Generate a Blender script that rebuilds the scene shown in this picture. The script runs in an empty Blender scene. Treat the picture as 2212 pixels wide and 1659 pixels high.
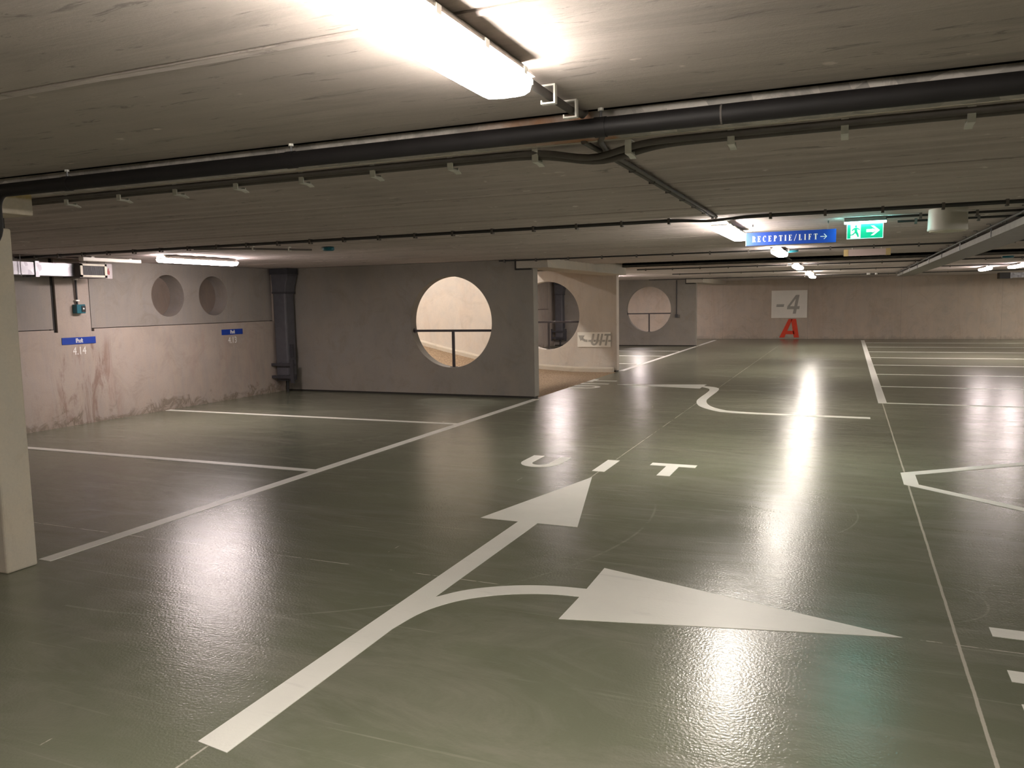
import bpy, bmesh, math, random
from mathutils import Vector, Matrix
random.seed(7)
S = bpy.context.scene
COL = S.collection
PI = math.pi

# ------------------------------------------------------------------ camera, world, exposure
cam_d = bpy.data.cameras.new('camera')
cam = bpy.data.objects.new('camera', cam_d)
COL.objects.link(cam)
cam_d.sensor_fit = 'HORIZONTAL'
cam_d.sensor_width = 36.0
cam_d.lens = 1714.44 / 2212 * 36
cam_d.clip_start = .02
yaw, pitch, roll = 0.400959, 0.102354, 0.0178243
f = Vector((-math.sin(yaw) * math.cos(pitch), math.cos(yaw) * math.cos(pitch), -math.sin(pitch)))
r = Vector((math.cos(yaw), math.sin(yaw), 0))
d = f.cross(r)
r2 = math.cos(roll) * r + math.sin(roll) * d
d2 = -math.sin(roll) * r + math.cos(roll) * d
mw = Matrix((r2, -d2, -f)).transposed().to_4x4()
mw.translation = Vector((0, 0, 1.6))
cam.matrix_world = mw
S.camera = cam

w = bpy.data.worlds.new('world')
S.world = w
w.use_nodes = True
w.node_tree.nodes['Background'].inputs[0].default_value = (0.02, 0.02, 0.022, 1)
w.node_tree.nodes['Background'].inputs[1].default_value = 0.3
S.view_settings.view_transform = 'Standard'
S.view_settings.look = 'None'
S.view_settings.gamma = 1
S.view_settings.use_curve_mapping = False
S.view_settings.exposure = 2.65
LAMP_POWER = 14.0

# ------------------------------------------------------------------ node helpers
class NT:
    def __init__(s, name):
        s.m = bpy.data.materials.new(name)
        s.m.use_nodes = True
        s.t = s.m.node_tree
        s.b = s.t.nodes['Principled BSDF']
        s.tc = None
    def n(s, typ, **kw):
        x = s.t.nodes.new(typ)
        for k, v in kw.items():
            setattr(x, k, v)
        return x
    def put(s, sock, v):
        if isinstance(v, bpy.types.NodeSocket):
            s.t.links.new(v, sock)
        else:
            sock.default_value = v
    def co(s):
        if s.tc is None:
            s.tc = s.n('ShaderNodeTexCoord')
        return s.tc.outputs['Object']
    def mapping(s, scale=(1, 1, 1), rot=(0, 0, 0), loc=(0, 0, 0), v=None):
        x = s.n('ShaderNodeMapping')
        s.put(x.inputs[0], v or s.co())
        x.inputs['Location'].default_value = loc
        x.inputs['Rotation'].default_value = rot
        x.inputs['Scale'].default_value = scale
        return x.outputs[0]
    def noise(s, scale=5, detail=4, rough=.55, dist=0, v=None):
        x = s.n('ShaderNodeTexNoise')
        s.put(x.inputs['Vector'], v or s.co())
        x.inputs['Scale'].default_value = scale
        x.inputs['Detail'].default_value = detail
        x.inputs['Roughness'].default_value = rough
        x.inputs['Distortion'].default_value = dist
        return x.outputs[0]
    def ramp(s, v, stops):
        x = s.n('ShaderNodeValToRGB')
        s.put(x.inputs[0], v)
        e = x.color_ramp.elements
        while len(e) < len(stops):
            e.new(.5)
        for a, (p, c) in zip(e, stops):
            a.position = p
            a.color = (c, c, c, 1) if isinstance(c, (int, float)) else (*c, 1)
        return x.outputs[0]
    def mr(s, v, a, b, c, d):
        x = s.n('ShaderNodeMapRange')
        s.put(x.inputs[0], v)
        for i, k in enumerate((a, b, c, d)):
            s.put(x.inputs[i + 1], k)
        return x.outputs[0]
    def math(s, op, a, b=0.0, c=None):
        x = s.n('ShaderNodeMath', operation=op)
        s.put(x.inputs[0], a)
        s.put(x.inputs[1], b)
        if c is not None:
            s.put(x.inputs[2], c)
        return x.outputs[0]
    def mix(s, fac, a, b, mode='MIX'):
        x = s.n('ShaderNodeMix', data_type='RGBA', blend_type=mode)
        s.put(x.inputs[0], fac)
        for i, k in ((6, a), (7, b)):
            s.put(x.inputs[i], (*k, 1) if isinstance(k, tuple) else k)
        return x.outputs[2]
    def sep(s, v=None):
        x = s.n('ShaderNodeSeparateXYZ')
        s.put(x.inputs[0], v or s.co())
        return x.outputs
    def bump(s, h, strength=.3, dist=.01, normal=None):
        x = s.n('ShaderNodeBump')
        s.put(x.inputs['Height'], h)
        x.inputs['Strength'].default_value = strength
        x.inputs['Distance'].default_value = dist
        if normal:
            s.put(x.inputs['Normal'], normal)
        return x.outputs[0]
    def out(s, **kw):
        for k, v in kw.items():
            k = k.replace('_', ' ')
            if isinstance(v, tuple) and len(v) == 3:
                v = (*v, 1)
            s.put(s.b.inputs[k], v)
        return s.m

def flat(name, col, rough=.5, metal=0.0, var=.12, spec=.5):
    t = NT(name)
    n = t.noise(9, 4)
    c = t.mix(t.mr(n, .3, .7, 0, 1), tuple(x * (1 - var) for x in col), tuple(min(1, x * (1 + var)) for x in col))
    return t.out(Base_Color=c, Roughness=rough, Metallic=metal, Specular_IOR_Level=spec)

def glow(name, col, power, base=None):
    t = NT(name)
    t.out(Base_Color=tuple(.6 * x for x in (base or col)), Roughness=.4, Emission_Color=col, Emission_Strength=power)
    return t.m

def m_concrete(name, base, blotch=.18, streak=(1, 1, 1), dirt=None, pores=True, bump=.25):
    """formwork concrete: large blotches, stretched streaks, pores"""
    t = NT(name)
    a = t.noise(.9, 6, .6, .4)
    b = t.noise(3.0, 8, .7, .6, t.mapping(streak))
    c0 = t.mix(t.mr(a, .3, .7, 0, 1), tuple(x * (1 - blotch) for x in base), tuple(x * (1 + blotch) for x in base))
    c1 = t.mix(t.mr(b, .38, .62, 0, .6), c0, tuple(x * k for x, k in zip(base, (1.18, 1.10, 1.0))))
    c1 = t.mix(t.mr(t.noise(1.7, 7, .75, 1.2, t.mapping(loc=(8, 3, 5))), .52, .68, 0, .45), c1, tuple(x * k for x, k in zip(base, (.72, .66, .58))))
    fine = t.noise(60, 5, .7)
    c2 = t.mix(t.mr(fine, .25, .75, .0, .35), c1, tuple(x * .72 for x in base))
    col = c2
    if pores:
        v = t.n('ShaderNodeTexVoronoi')
        t.put(v.inputs['Vector'], t.co())
        v.inputs['Scale'].default_value = 14
        pr_ = t.mr(v.outputs['Distance'], .03, .07, 1, 0)
        msk = t.math('MULTIPLY', pr_, t.mr(t.noise(2.2, 2), .52, .6, 0, .7))
        col = t.mix(msk, col, tuple(x * .35 for x in base))
    if dirt:
        col = dirt(t, col, base)
    nrm = t.bump(t.math('ADD', t.math('MULTIPLY', fine, .35), b), bump, .006)
    return t.out(Base_Color=col, Roughness=.82, Normal=nrm, Specular_IOR_Level=.3)

def dirt_left(t, col, base):
    s = t.sep()
    # damp pinkish run-off below the first bay sign
    st = t.noise(1.0, 7, .75, .8, t.mapping((1, 5.0, .9)))
    band = t.math('MULTIPLY', t.mr(s[1], 7.3, 7.6, 0, 1), t.mr(s[1], 8.25, 8.6, 1, 0))
    low = t.mr(s[2], 1.1, 1.3, 1, 0)
    m1 = t.math('MULTIPLY', t.math('MULTIPLY', band, low), t.mr(st, .5, .62, 0, .75))
    col = t.mix(m1, col, (base[0] * .55, base[1] * .40, base[2] * .36))
    st2 = t.noise(1.0, 6, .7, .5, t.mapping((1, 2.2, .5), loc=(3, 3, 0)))
    col = t.mix(t.math('MULTIPLY', low, t.mr(st2, .52, .7, 0, .45)), col, (base[0] * .95, base[1] * .72, base[2] * .66))
    # dark crust along the floor
    edge = t.noise(3.5, 7, .7, 1.0)
    hgt = t.math('ADD', s[2], t.mr(edge, .3, .7, .22, -.22))
    m2 = t.mr(hgt, .0, .13, .75, 0)
    col = t.mix(m2, col, (base[0] * .42, base[1] * .40, base[2] * .33))
    m3 = t.mr(hgt, -.02, -.06, 0, .5)
    col = t.mix(m3, col, (base[0] * 1.2, base[1] * 1.15, base[2] * 1.1))
    return col

def dirt_floor_line(t, col, base):
    s = t.sep()
    edge = t.noise(2.5, 7, .7, 1.0)
    hgt = t.math('ADD', s[2], t.mr(edge, .3, .7, .15, -.15))
    col = t.mix(t.mr(hgt, .0, .12, .45, 0), col, tuple(x * .5 for x in base))
    st = t.noise(1.0, 7, .75, .8, t.mapping((2.4, 2.4, .35)))
    return t.mix(t.mr(st, .5, .68, 0, .35), col, (base[0] * .8, base[1] * .68, base[2] * .60))

def dirt_cap(t, col, base):
    s = t.sep()
    n = t.noise(7, 5, .7)
    return t.mix(t.math('MULTIPLY', t.mr(s[2], 2.25, 2.265, 0, .8), t.mr(n, .35, .5, .3, 1)), col, (.42, .30, .09))

def m_ceiling(name, base):
    t = NT(name)
    a = t.noise(.8, 5, .6, .3)
    b = t.noise(2.4, 8, .72, .5, t.mapping((.35, 3.2, 1)))
    c = t.mix(t.mr(a, .3, .7, 0, 1), tuple(x * .86 for x in base), tuple(x * 1.14 for x in base))
    c = t.mix(t.mr(b, .5, .68, 0, .75), c, tuple(x * .62 for x in base))
    bands = t.noise(1.0, 3, .5, .2, t.mapping((.03, 7.5, 1), loc=(2, 4, 0)))  # soft light-and-dark of the ribs painted in as colour bands
    c = t.mix(t.mr(bands, .35, .65, 0, .5), c, tuple(x * .8 for x in base))
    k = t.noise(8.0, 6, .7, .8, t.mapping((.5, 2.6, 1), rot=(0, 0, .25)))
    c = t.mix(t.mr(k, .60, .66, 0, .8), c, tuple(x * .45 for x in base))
    c = t.mix(t.mr(t.noise(11, 3, .5, 0, t.mapping((.7, 1, 1), loc=(5, 1, 0))), .70, .74, 0, .6), c, tuple(min(1, x * 1.7) for x in base))
    fine = t.noise(70, 4, .7)
    c = t.mix(t.mr(fine, .3, .7, 0, .22), c, tuple(x * .7 for x in base))
    nrm = t.bump(t.math('ADD', t.math('MULTIPLY', fine, .3), b), .35, .008)
    return t.out(Base_Color=c, Roughness=.85, Normal=nrm, Specular_IOR_Level=.25)

def m_floor():
    t = NT('green_grey_epoxy_floor')
    s = t.sep()
    base = (.158, .168, .118)
    a = t.noise(.55, 5, .6, .5)
    c = t.mix(t.mr(a, .3, .7, 0, 1), tuple(x * .86 for x in base), tuple(x * 1.15 for x in base))
    # trowel-wise rubbed bands, mostly across the drive
    b = t.noise(1.1, 7, .7, 1.4, t.mapping((.7, 2.2, 1), rot=(0, 0, .12)))
    c = t.mix(t.mr(b, .44, .64, 0, .6), c, (.225, .218, .175))
    scr = None
    # fine scratches in several directions
    for i, (rot, sx, sy, lo, amp) in enumerate(((.25, .7, 42, .645, .26), (-1.25, .6, 34, .655, .28), (1.9, .5, 30, .65, .28), (-.45, .6, 38, .655, .26), (1.45, .3, 26, .64, .42))):
        n = t.noise(1.0, 3, .5, .25, t.mapping((sx, sy, 1), rot=(0, 0, rot), loc=(i * 7.3, i * 3.1, 0)))
        p = t.noise(.9, 3, .6, 0, t.mapping(loc=(i * 4.7, 9 - i, 0)))
        m = t.math('MULTIPLY', t.mr(n, lo, lo + .03, 0, amp), t.mr(p, .52, .66, 0, .9))
        scr = m if scr is None else t.math('MAXIMUM', scr, m)
    # tyre and trolley arcs
    for (cx, cy, rr, th, y0, y1) in ((-7.9, 8.5, 1.55, .012, 6.8, 8.9), (-6.6, 8.4, 1.35, .016, 6.6, 8.6), (-6.66, 8.4, 1.45, .012, 6.6, 8.6),
                                      (-5.9, 11.0, 3.3, .014, 9, 13), (.35, 4.6, .35, .008, 4.4, 5.2), (-3.9, 5.5, 2.6, .012, 4.2, 6.2),
                                      (-.9, 6.2, 1.0, .008, 5.2, 6.6)):
        dx = t.math('SUBTRACT', s[0], cx)
        dy = t.math('SUBTRACT', s[1], cy)
        q = t.math('SQRT', t.math('ADD', t.math('MULTIPLY', dx, dx), t.math('MULTIPLY', dy, dy)))
        e = t.math('ABSOLUTE', t.math('SUBTRACT', q, rr))
        m = t.math('MULTIPLY', t.mr(e, th * .4, th, .22, 0), t.math('MULTIPLY', t.math('GREATER_THAN', s[0], cx), t.mr(s[1], y1 - .4, y1, 1, 0)))
        m = t.math('MULTIPLY', m, t.mr(t.noise(3, 4, .7), .4, .55, 0, 1))
        scr = t.math('MAXIMUM', scr, m)
    c = t.mix(scr, c, (.46, .44, .38))
    # worn white residue along the cut joints
    brk = t.noise(2.2, 6, .75)
    brk2 = t.noise(9, 4, .7)
    joint = None
    for axis, at, hw, lo, hi, thr in ((0, .503, .0085, -9, 12.98, .36), (0, -2.13, .0055, -9, 31, .46), (1, 4.01, .0045, -9, 12, .47), (0, -2.72, .003, -9, 31, .55)):
        o = 1 - axis
        wob = t.math('ADD', s[axis], t.mr(brk, .2, .8, -.004, .004))
        e = t.math('ABSOLUTE', t.math('SUBTRACT', wob, at))
        m = t.math('MULTIPLY', t.mr(e, hw * .7, hw, 1, 0), t.math('MULTIPLY', t.math('GREATER_THAN', s[o], lo), t.math('LESS_THAN', s[o], hi)))
        m = t.math('MULTIPLY', m, t.mr(t.math('ADD', t.math('MULTIPLY', brk, .7), t.math('MULTIPLY', brk2, .3)), thr, thr + .05, 0, .75))
        joint = m if joint is None else t.math('MAXIMUM', joint, m)
    c = t.mix(joint, c, (.62, .58, .50))
    # specks
    v = t.n('ShaderNodeTexVoronoi')
    t.put(v.inputs['Vector'], t.co())
    v.inputs['Scale'].default_value = 9
    spk = t.math('MULTIPLY', t.mr(v.outputs['Distance'], .018, .03, 1, 0), t.mr(t.noise(1.3, 2), .60, .64, 0, .5))
    c = t.mix(spk, c, (.4, .38, .33))
    rgh = t.mr(b, .3, .7, .215, .266)   # kept to one narrow span, the gloss is even
    orange = t.noise(75, 1, .5)
    und = t.noise(2.2, 5, .62, .6, t.mapping((.5, 3.2, 1), rot=(0, 0, .1)))
    nrm = t.bump(orange, .4, .003)
    nrm = t.bump(und, .16, .009, nrm)
    return t.out(Base_Color=c, Roughness=rgh, Normal=nrm, Specular_IOR_Level=.5)

def m_paint(name='white_floor_paint', col=(.84, .83, .77), worn=True):
    t = NT(name)
    n = t.noise(1.4, 5, .6)
    c = t.mix(t.mr(n, .3, .7, 0, 1), tuple(x * .9 for x in col), col)
    if worn:
        k = t.noise(1.0, 6, .7, .6, t.mapping((2, 18, 1)))
        c = t.mix(t.mr(k, .6, .72, 0, .3), c, tuple(x * .6 for x in col))
    nrm = t.bump(t.noise(60, 2), .2, .003)
    return t.out(Base_Color=c, Roughness=.42, Normal=nrm)

def m_galv(name, base=(.55, .55, .55), rust=False, metal=.85, scale=14):
    t = NT(name)
    v = t.n('ShaderNodeTexVoronoi')
    t.put(v.inputs['Vector'], t.co())
    v.inputs['Scale'].default_value = scale
    g = t.n('ShaderNodeRGBToBW')
    t.put(g.inputs[0], v.outputs['Color'])
    c = t.mix(g.outputs[0], tuple(x * .55 for x in base), tuple(min(1, x * 1.2) for x in base))
    rg = .42
    if rust:
        n = t.noise(2.6, 7, .75, 1.2, t.mapping((1.5, 1, 1)))
        c = t.mix(t.mr(n, .46, .6, 0, .7), c, (.30, .28, .26))
        sx = t.sep()
        near = t.math('MULTIPLY', t.mr(sx[0], -1.5, -1.1, 0, 1), t.mr(sx[0], -.93, -.9, 1, 0))
        c = t.mix(t.math('MULTIPLY', near, t.mr(t.noise(6, 4), .35, .6, .2, .9)), c, (.42, .17, .05))
        rg = .6
    return t.out(Base_Color=c, Metallic=metal, Roughness=rg)

def m_ramp():
    t = NT('brown_grit_ramp_surface')
    a = t.noise(26, 8, .85)
    c = t.ramp(a, [(.36, (.07, .042, .022)), (.5, (.25, .165, .095)), (.64, (.52, .40, .27))])
    c = t.mix(t.mr(t.noise(3, 5), .3, .7, 0, .4), c, (.17, .115, .07))
    return t.out(Base_Color=c, Roughness=.95, Normal=t.bump(a, .6, .01))

M = {
    'floor': m_floor(),
    'paint': m_paint(),
    'ramp': m_ramp(),
    'wall': m_concrete('pale_stained_wall_concrete', (.40, .352, .315), .16, (1, 2.5, .6), dirt_left),
    'panel': m_concrete('grey_precast_panel', (.30, .277, .258), .12, (3, 3, .5)),
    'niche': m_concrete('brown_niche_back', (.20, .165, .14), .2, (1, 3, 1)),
    'part': m_concrete('shaded_partition_concrete', (.29, .272, .247), .16, (1, 1, .5)),  # same pale concrete as the walls, its unlit look put into the colour
    'far': m_concrete('warm_far_wall_concrete', (.50, .438, .372), .14, (1, 1, .7), dirt_floor_line),
    'rampwall': m_concrete('pale_ramp_wall_concrete', (.53, .485, .435), .16, (1, 1, .8), dirt_floor_line),
    'column': m_concrete('yellowish_column_concrete', (.54, .50, .42), .10, (1, 1, .8)),
    'cap': m_concrete('pale_bearing_concrete', (.68, .62, .53), .12, (1, 1, 1), dirt_cap),
    'lintel': m_concrete('lintel_concrete', (.52, .48, .42), .08, (1, .5, 1), None, False),
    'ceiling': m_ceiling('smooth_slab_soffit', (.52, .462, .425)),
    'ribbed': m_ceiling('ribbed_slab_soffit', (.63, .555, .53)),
    'dark': flat('dark_gap', (.03, .027, .024), .8),
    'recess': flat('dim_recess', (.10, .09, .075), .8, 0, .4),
    'pipe_foam': flat('black_pipe_insulation', (.012, .0105, .0115), .6, 0, .2),
    'conduit': flat('grey_plastic_conduit', (.15, .135, .125), .65, 0, .12, .25),
    'conduit_dark': flat('dark_conduit', (.03, .028, .028), .45),
    'clip': flat('white_plastic_clip', (.88, .87, .82), .5),
    'galv': m_galv('galvanised_sheet', (.42, .42, .45)),
    'flange': m_galv('stained_steel_flange', (.60, .56, .52), True, .1, 9),
    'steel': flat('painted_steel_tray', (.20, .19, .165), .5, .3),
    'steel_light': flat('tray_flank', (.23, .215, .195), .5, .2),
    'rail': flat('dark_handrail_steel', (.045, .038, .04), .4, .3),
    'drain': flat('grey_drain_cover', (.095, .095, .108), .5),
    'drain_dark': flat('drain_guard_steel', (.05, .05, .058), .5),
    'housing': flat('lamp_housing', (.45, .42, .38), .5),
    'white': flat('white_plastic', (.66, .64, .58), .45, 0, .04),
    'cream': flat('cream_grille', (.62, .58, .47), .5),
    'blue': flat('sign_blue', (.002, .048, .34), .45, 0, .04),
    'navy': flat('bay_plate_blue', (.008, .045, .33), .4, 0, .04),
    'ink': flat('white_lettering', (.82, .82, .80), .5, 0, .03),
    'grey_ink': flat('grey_lettering', (.38, .36, .32), .6, 0, .05),
    'board': m_paint('white_sign_board', (.84, .80, .72), False),
    'red': flat('red_wall_paint', (.74, .05, .012), .6, 0, .06),
    'dull_red': flat('faded_red_mark', (.30, .07, .07), .6),
    'teal': flat('teal_plastic', (.01, .12, .16), .3),
    'wood': flat('pale_yellow_end', (.70, .53, .26), .6),
    'pinkish': flat('pale_pink_panel', (.72, .57, .55), .6, 0, .05),
    'kerb': m_concrete('pale_kerb', (.50, .45, .38), .1),
    'black': flat('black_plastic', (.012, .012, .014), .4),
    'clear': flat('fire_plate', (.40, .36, .36), .4),
}
WARM, PINK = (1.0, .915, .82), (1.0, .86, .84)
M['glow_warm'] = glow('warm_tube_light', WARM, LAMP_POWER)
M['glow_pink'] = glow('cool_pink_tube_light', PINK, LAMP_POWER)
M['glow_ramp'] = glow('ramp_shaft_tube_light', (1.0, .93, .86), LAMP_POWER * 2.3)
M['exit_green'] = glow('exit_green', (.0, .62, .30), .15, (0, .10, .05))
M['exit_white'] = glow('exit_white', (.75, 1.0, .95), .2, (.4, .5, .48))
M['exit_bar'] = glow('exit_light_bar', (.35, 1.0, .92), 11.0)

# ------------------------------------------------------------------ mesh helpers
class MB:
    def __init__(s):
        s.bm = bmesh.new()
    def faces(s, vs, fs):
        v = [s.bm.verts.new(p) for p in vs]
        for f_ in fs:
            try:
                s.bm.faces.new([v[i] for i in f_])
            except ValueError:
                pass
        return s
    def box(s, x0, x1, y0, y1, z0, z1):
        v = [(x, y, z) for x in (x0, x1) for y in (y0, y1) for z in (z0, z1)]
        return s.faces(v, [(0, 1, 3, 2), (4, 6, 7, 5), (0, 4, 5, 1), (2, 3, 7, 6), (0, 2, 6, 4), (1, 5, 7, 3)])
    def prism(s, poly, plane, a, b):
        """extrude a 2-D polygon: plane 'xy' along z, 'xz' along y, 'yz' along x, from a to b"""
        def P(u, v, k):
            return {'xy': (u, v, k), 'xz': (u, k, v), 'yz': (k, u, v)}[plane]
        n = len(poly)
        vs = [P(u, v, a) for u, v in poly] + [P(u, v, b) for u, v in poly]
        fs = [tuple(range(n))[::-1], tuple(range(n, 2 * n))]
        fs += [(i, (i + 1) % n, n + (i + 1) % n, n + i) for i in range(n)]
        return s.faces(vs, fs)
    def tube(s, path, rad, seg=12, cap=True):
        path = [Vector(p) for p in path]
        rings = []
        prev = None
        for i, p in enumerate(path):
            t = (path[min(i + 1, len(path) - 1)] - path[max(i - 1, 0)]).normalized()
            if prev is None:
                a = t.cross(Vector((0, 0, 1)))
                if a.length < .05:
                    a = t.cross(Vector((0, 1, 0)))
            else:
                a = prev - t * prev.dot(t)
            a.normalize()
            prev = a
            b = t.cross(a)
            rr = rad[i] if isinstance(rad, (list, tuple)) else rad
            rings.append([s.bm.verts.new(p + (a * math.cos(2 * PI * k / seg) + b * math.sin(2 * PI * k / seg)) * rr) for k in range(seg)])
        for A, B in zip(rings, rings[1:]):
            for k in range(seg):
                s.bm.faces.new((A[k], A[(k + 1) % seg], B[(k + 1) % seg], B[k]))
        if cap:
            s.bm.faces.new(rings[0][::-1])
            s.bm.faces.new(rings[-1])
        return s
    def loft(s, rings, cap=True):
        rs = [[s.bm.verts.new(p) for p in rg] for rg in rings]
        n = len(rs[0])
        for A, B in zip(rs, rs[1:]):
            for k in range(n):
                s.bm.faces.new((A[k], A[(k + 1) % n], B[(k + 1) % n], B[k]))
        if cap:
            s.bm.faces.new(rs[0][::-1])
            s.bm.faces.new(rs[-1])
        return s
    def build(s, name, mat, parent=None, smooth=False, bevel=0, kind=None):
        bmesh.ops.remove_doubles(s.bm, verts=s.bm.verts, dist=1e-5)
        bmesh.ops.recalc_face_normals(s.bm, faces=s.bm.faces)
        me = bpy.data.meshes.new(name)
        s.bm.to_mesh(me)
        s.bm.free()
        o = bpy.data.objects.new(name, me)
        COL.objects.link(o)
        me.materials.append(mat)
        if parent:
            o.parent = parent
        if smooth:
            for p in me.polygons:
                p.use_smooth = True
            me.set_sharp_from_angle(angle=math.radians(38))
        if bevel:
            b = o.modifiers.new('bevel', 'BEVEL')
            b.width = bevel
            b.segments = 2
            b.limit_method = 'ANGLE'
        if kind:
            o['kind'] = kind
        return o

def arc(cx, cy, rad, a0, a1, n):
    return [(cx + rad * math.cos(math.radians(a0 + (a1 - a0) * i / n)), cy + rad * math.sin(math.radians(a0 + (a1 - a0) * i / n))) for i in range(n + 1)]

def plate_hole(mb, u0, u1, v0, v1, cu, cv, rad, plane, a, b, seg=96, through=True):
    """slab with a round opening"""
    def P(u, v, k):
        return {'xz': (u, k, v), 'yz': (k, u, v)}[plane]
    angs = sorted(set([2 * PI * i / seg for i in range(seg)] + [math.atan2(v - cv, u - cu) % (2 * PI) for u in (u0, u1) for v in (v0, v1)]))
    cir, rec = [], []
    for t in angs:
        c_, s_ = math.cos(t), math.sin(t)
        k = min(((u1 - cu) / c_ if c_ > 1e-9 else 1e9), ((u0 - cu) / c_ if c_ < -1e-9 else 1e9), ((v1 - cv) / s_ if s_ > 1e-9 else 1e9), ((v0 - cv) / s_ if s_ < -1e-9 else 1e9))
        cir.append((cu + rad * c_, cv + rad * s_))
        rec.append((cu + k * c_, cv + k * s_))
    n = len(angs)
    vs = [P(*p, a) for p in cir] + [P(*p, a) for p in rec] + [P(*p, b) for p in cir] + [P(*p, b) for p in rec]
    fs = []
    for i in range(n):
        j = (i + 1) % n
        fs += [(i, j, n + j, n + i), (2 * n + i, 2 * n + j, 3 * n + j, 3 * n + i), (i, j, 2 * n + j, 2 * n + i), (n + i, n + j, 3 * n + j, 3 * n + i)]
    if not through:
        fs.append(tuple(range(2 * n, 3 * n)))
    mb.faces(vs, fs)
    return mb

def thing(name, label, cat, loc=(0, 0, 0), group=None, rz=0):
    o = bpy.data.objects.new(name, None)
    COL.objects.link(o)
    o.empty_display_size = .1
    o.location = loc
    o.rotation_euler = (0, 0, rz)
    o['label'] = label
    o['category'] = cat
    if group:
        o['group'] = group
    return o

def tag(o, label, cat, group=None):
    o['label'] = label
    o['category'] = cat
    if group:
        o['group'] = group
    return o

def dup(root, loc, label=None, group=None):
    r_ = root.copy()
    COL.objects.link(r_)
    r_.location = loc
    if label:
        r_['label'] = label
    if group:
        r_['group'] = group
    for ch in list(root.children):
        c_ = ch.copy()
        COL.objects.link(c_)
        c_.parent = r_
        for g in list(ch.children):
            d_ = g.copy()
            COL.objects.link(d_)
            d_.parent = c_
    return r_

def struct(mb, name, mat, **k):
    return mb.build(name, mat, kind='structure', **k)

def curve_text(name, body, size, plane, at, depth, mat, parent, xs=1.0, shear=0.0, bold=0.0):
    """small lettering turned into a mesh; plane 'xz' faces -y, 'yz' faces +x"""
    cu = bpy.data.curves.new(name, 'FONT')
    cu.body = body
    cu.size = size
    cu.align_x = 'CENTER'
    cu.extrude = depth
    cu.offset = bold
    cu.shear = shear
    tmp = bpy.data.objects.new(name + '_tmp', cu)
    COL.objects.link(tmp)
    bpy.context.view_layer.update()
    me = bpy.data.meshes.new_from_object(tmp.evaluated_get(bpy.context.evaluated_depsgraph_get()))
    bpy.data.objects.remove(tmp)
    bpy.data.curves.remove(cu)
    rot = Matrix.Rotation(PI / 2, 4, 'X')
    if plane == 'yz':
        rot = Matrix.Rotation(PI / 2, 4, 'Z') @ rot
    me.transform(Matrix.Translation(at) @ rot @ Matrix.Diagonal((xs, 1, 1, 1)))
    o = bpy.data.objects.new(name, me)
    COL.objects.link(o)
    me.materials.clear()
    me.materials.append(mat)
    if parent:
        o.parent = parent
    return o

# ------------------------------------------------------------------ the setting
H = 2.30
XW = -9.9                                                     # left wall face
struct(MB().box(-4.78, 13, -9, 33, -.2, 0).box(XW - .3, -4.78, -9, 12.45, -.2, 0).box(XW - .3, -4.78, 17.35, 33, -.2, 0), 'floor', M['floor'])

# ramp: level at the drive, then climbing to the left
prof = [(-4.78, 0), (-5.8, .0), (-6.6, .05), (-7.4, .14), (-8.2, .25), (-9.0, .42), (-10.0, .66), (-12, 1.15), (-16, 2.1)]
mb = MB()
for (xa, za), (xb, zb) in zip(prof, prof[1:]):
    mb.faces([(xa, 12.45, za), (xa, 17.35, za), (xb, 17.35, zb), (xb, 12.45, zb), (xa, 12.45, za - .2), (xa, 17.35, za - .2), (xb, 17.35, zb - .2), (xb, 12.45, zb - .2)],
             [(0, 1, 2, 3), (4, 7, 6, 5), (0, 3, 7, 4), (1, 5, 6, 2)])
struct(mb, 'floor_ramp', M['ramp'])
mb = MB()
for (xa, za), (xb, zb) in zip(prof, prof[1:]):
    if xa == -4.78:
        xa = -4.84
    mb.faces([(xa, 17.2, za - .1), (xa, 17.35, za - .1), (xb, 17.35, zb - .1), (xb, 17.2, zb - .1), (xa, 17.2, za + .09), (xa, 17.35, za + .11), (xb, 17.35, zb + .11), (xb, 17.2, zb + .09)],
             [(0, 1, 2, 3), (4, 7, 6, 5), (0, 3, 7, 4), (1, 5, 6, 2), (0, 4, 5, 1), (2, 6, 7, 3)])
struct(mb, 'trim_1', M['kerb'], bevel=.012)

# near slab, smooth
mb = MB().box(-14, 13, -9, 1.79, H, H + .25).box(-14, 13, 1.81, 2.888, H, H + .25)
mb.box(-14, 13, 1.79, 1.81, H + .006, H + .25)
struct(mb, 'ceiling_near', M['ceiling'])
mb = MB()
random.seed(3)
pts = []
x = -14
while x < 13:
    pts.append((x, 1.83 + random.uniform(-.006, .006), random.uniform(.012, .022)))
    x += .12
for (xa, ya, wa), (xb, yb, wb) in zip(pts, pts[1:]):
    mb.faces([(xa, ya - wa, H + .001), (xb, yb - wb, H + .001), (xb, yb + wb, H + .001), (xa, ya + wa, H + .001), (xa, ya, H - .006), (xb, yb, H - .006)],
             [(0, 4, 5, 1), (4, 3, 2, 5), (0, 1, 2, 3)])
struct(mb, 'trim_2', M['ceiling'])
# steel flange between the slabs, a dark gap on its near side
struct(MB().box(-14, 13, 2.895, 3.44, H + .09, H + .25), 'trim_3', M['dark'])
struct(MB().box(-14, 13, 2.99, 3.38, H - .012, H + .018), 'trim_4', M['flange'])
struct(MB().box(-14, 13, 3.382, 3.40, H - .014, H + .02), 'trim_5', M['lintel'])

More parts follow.
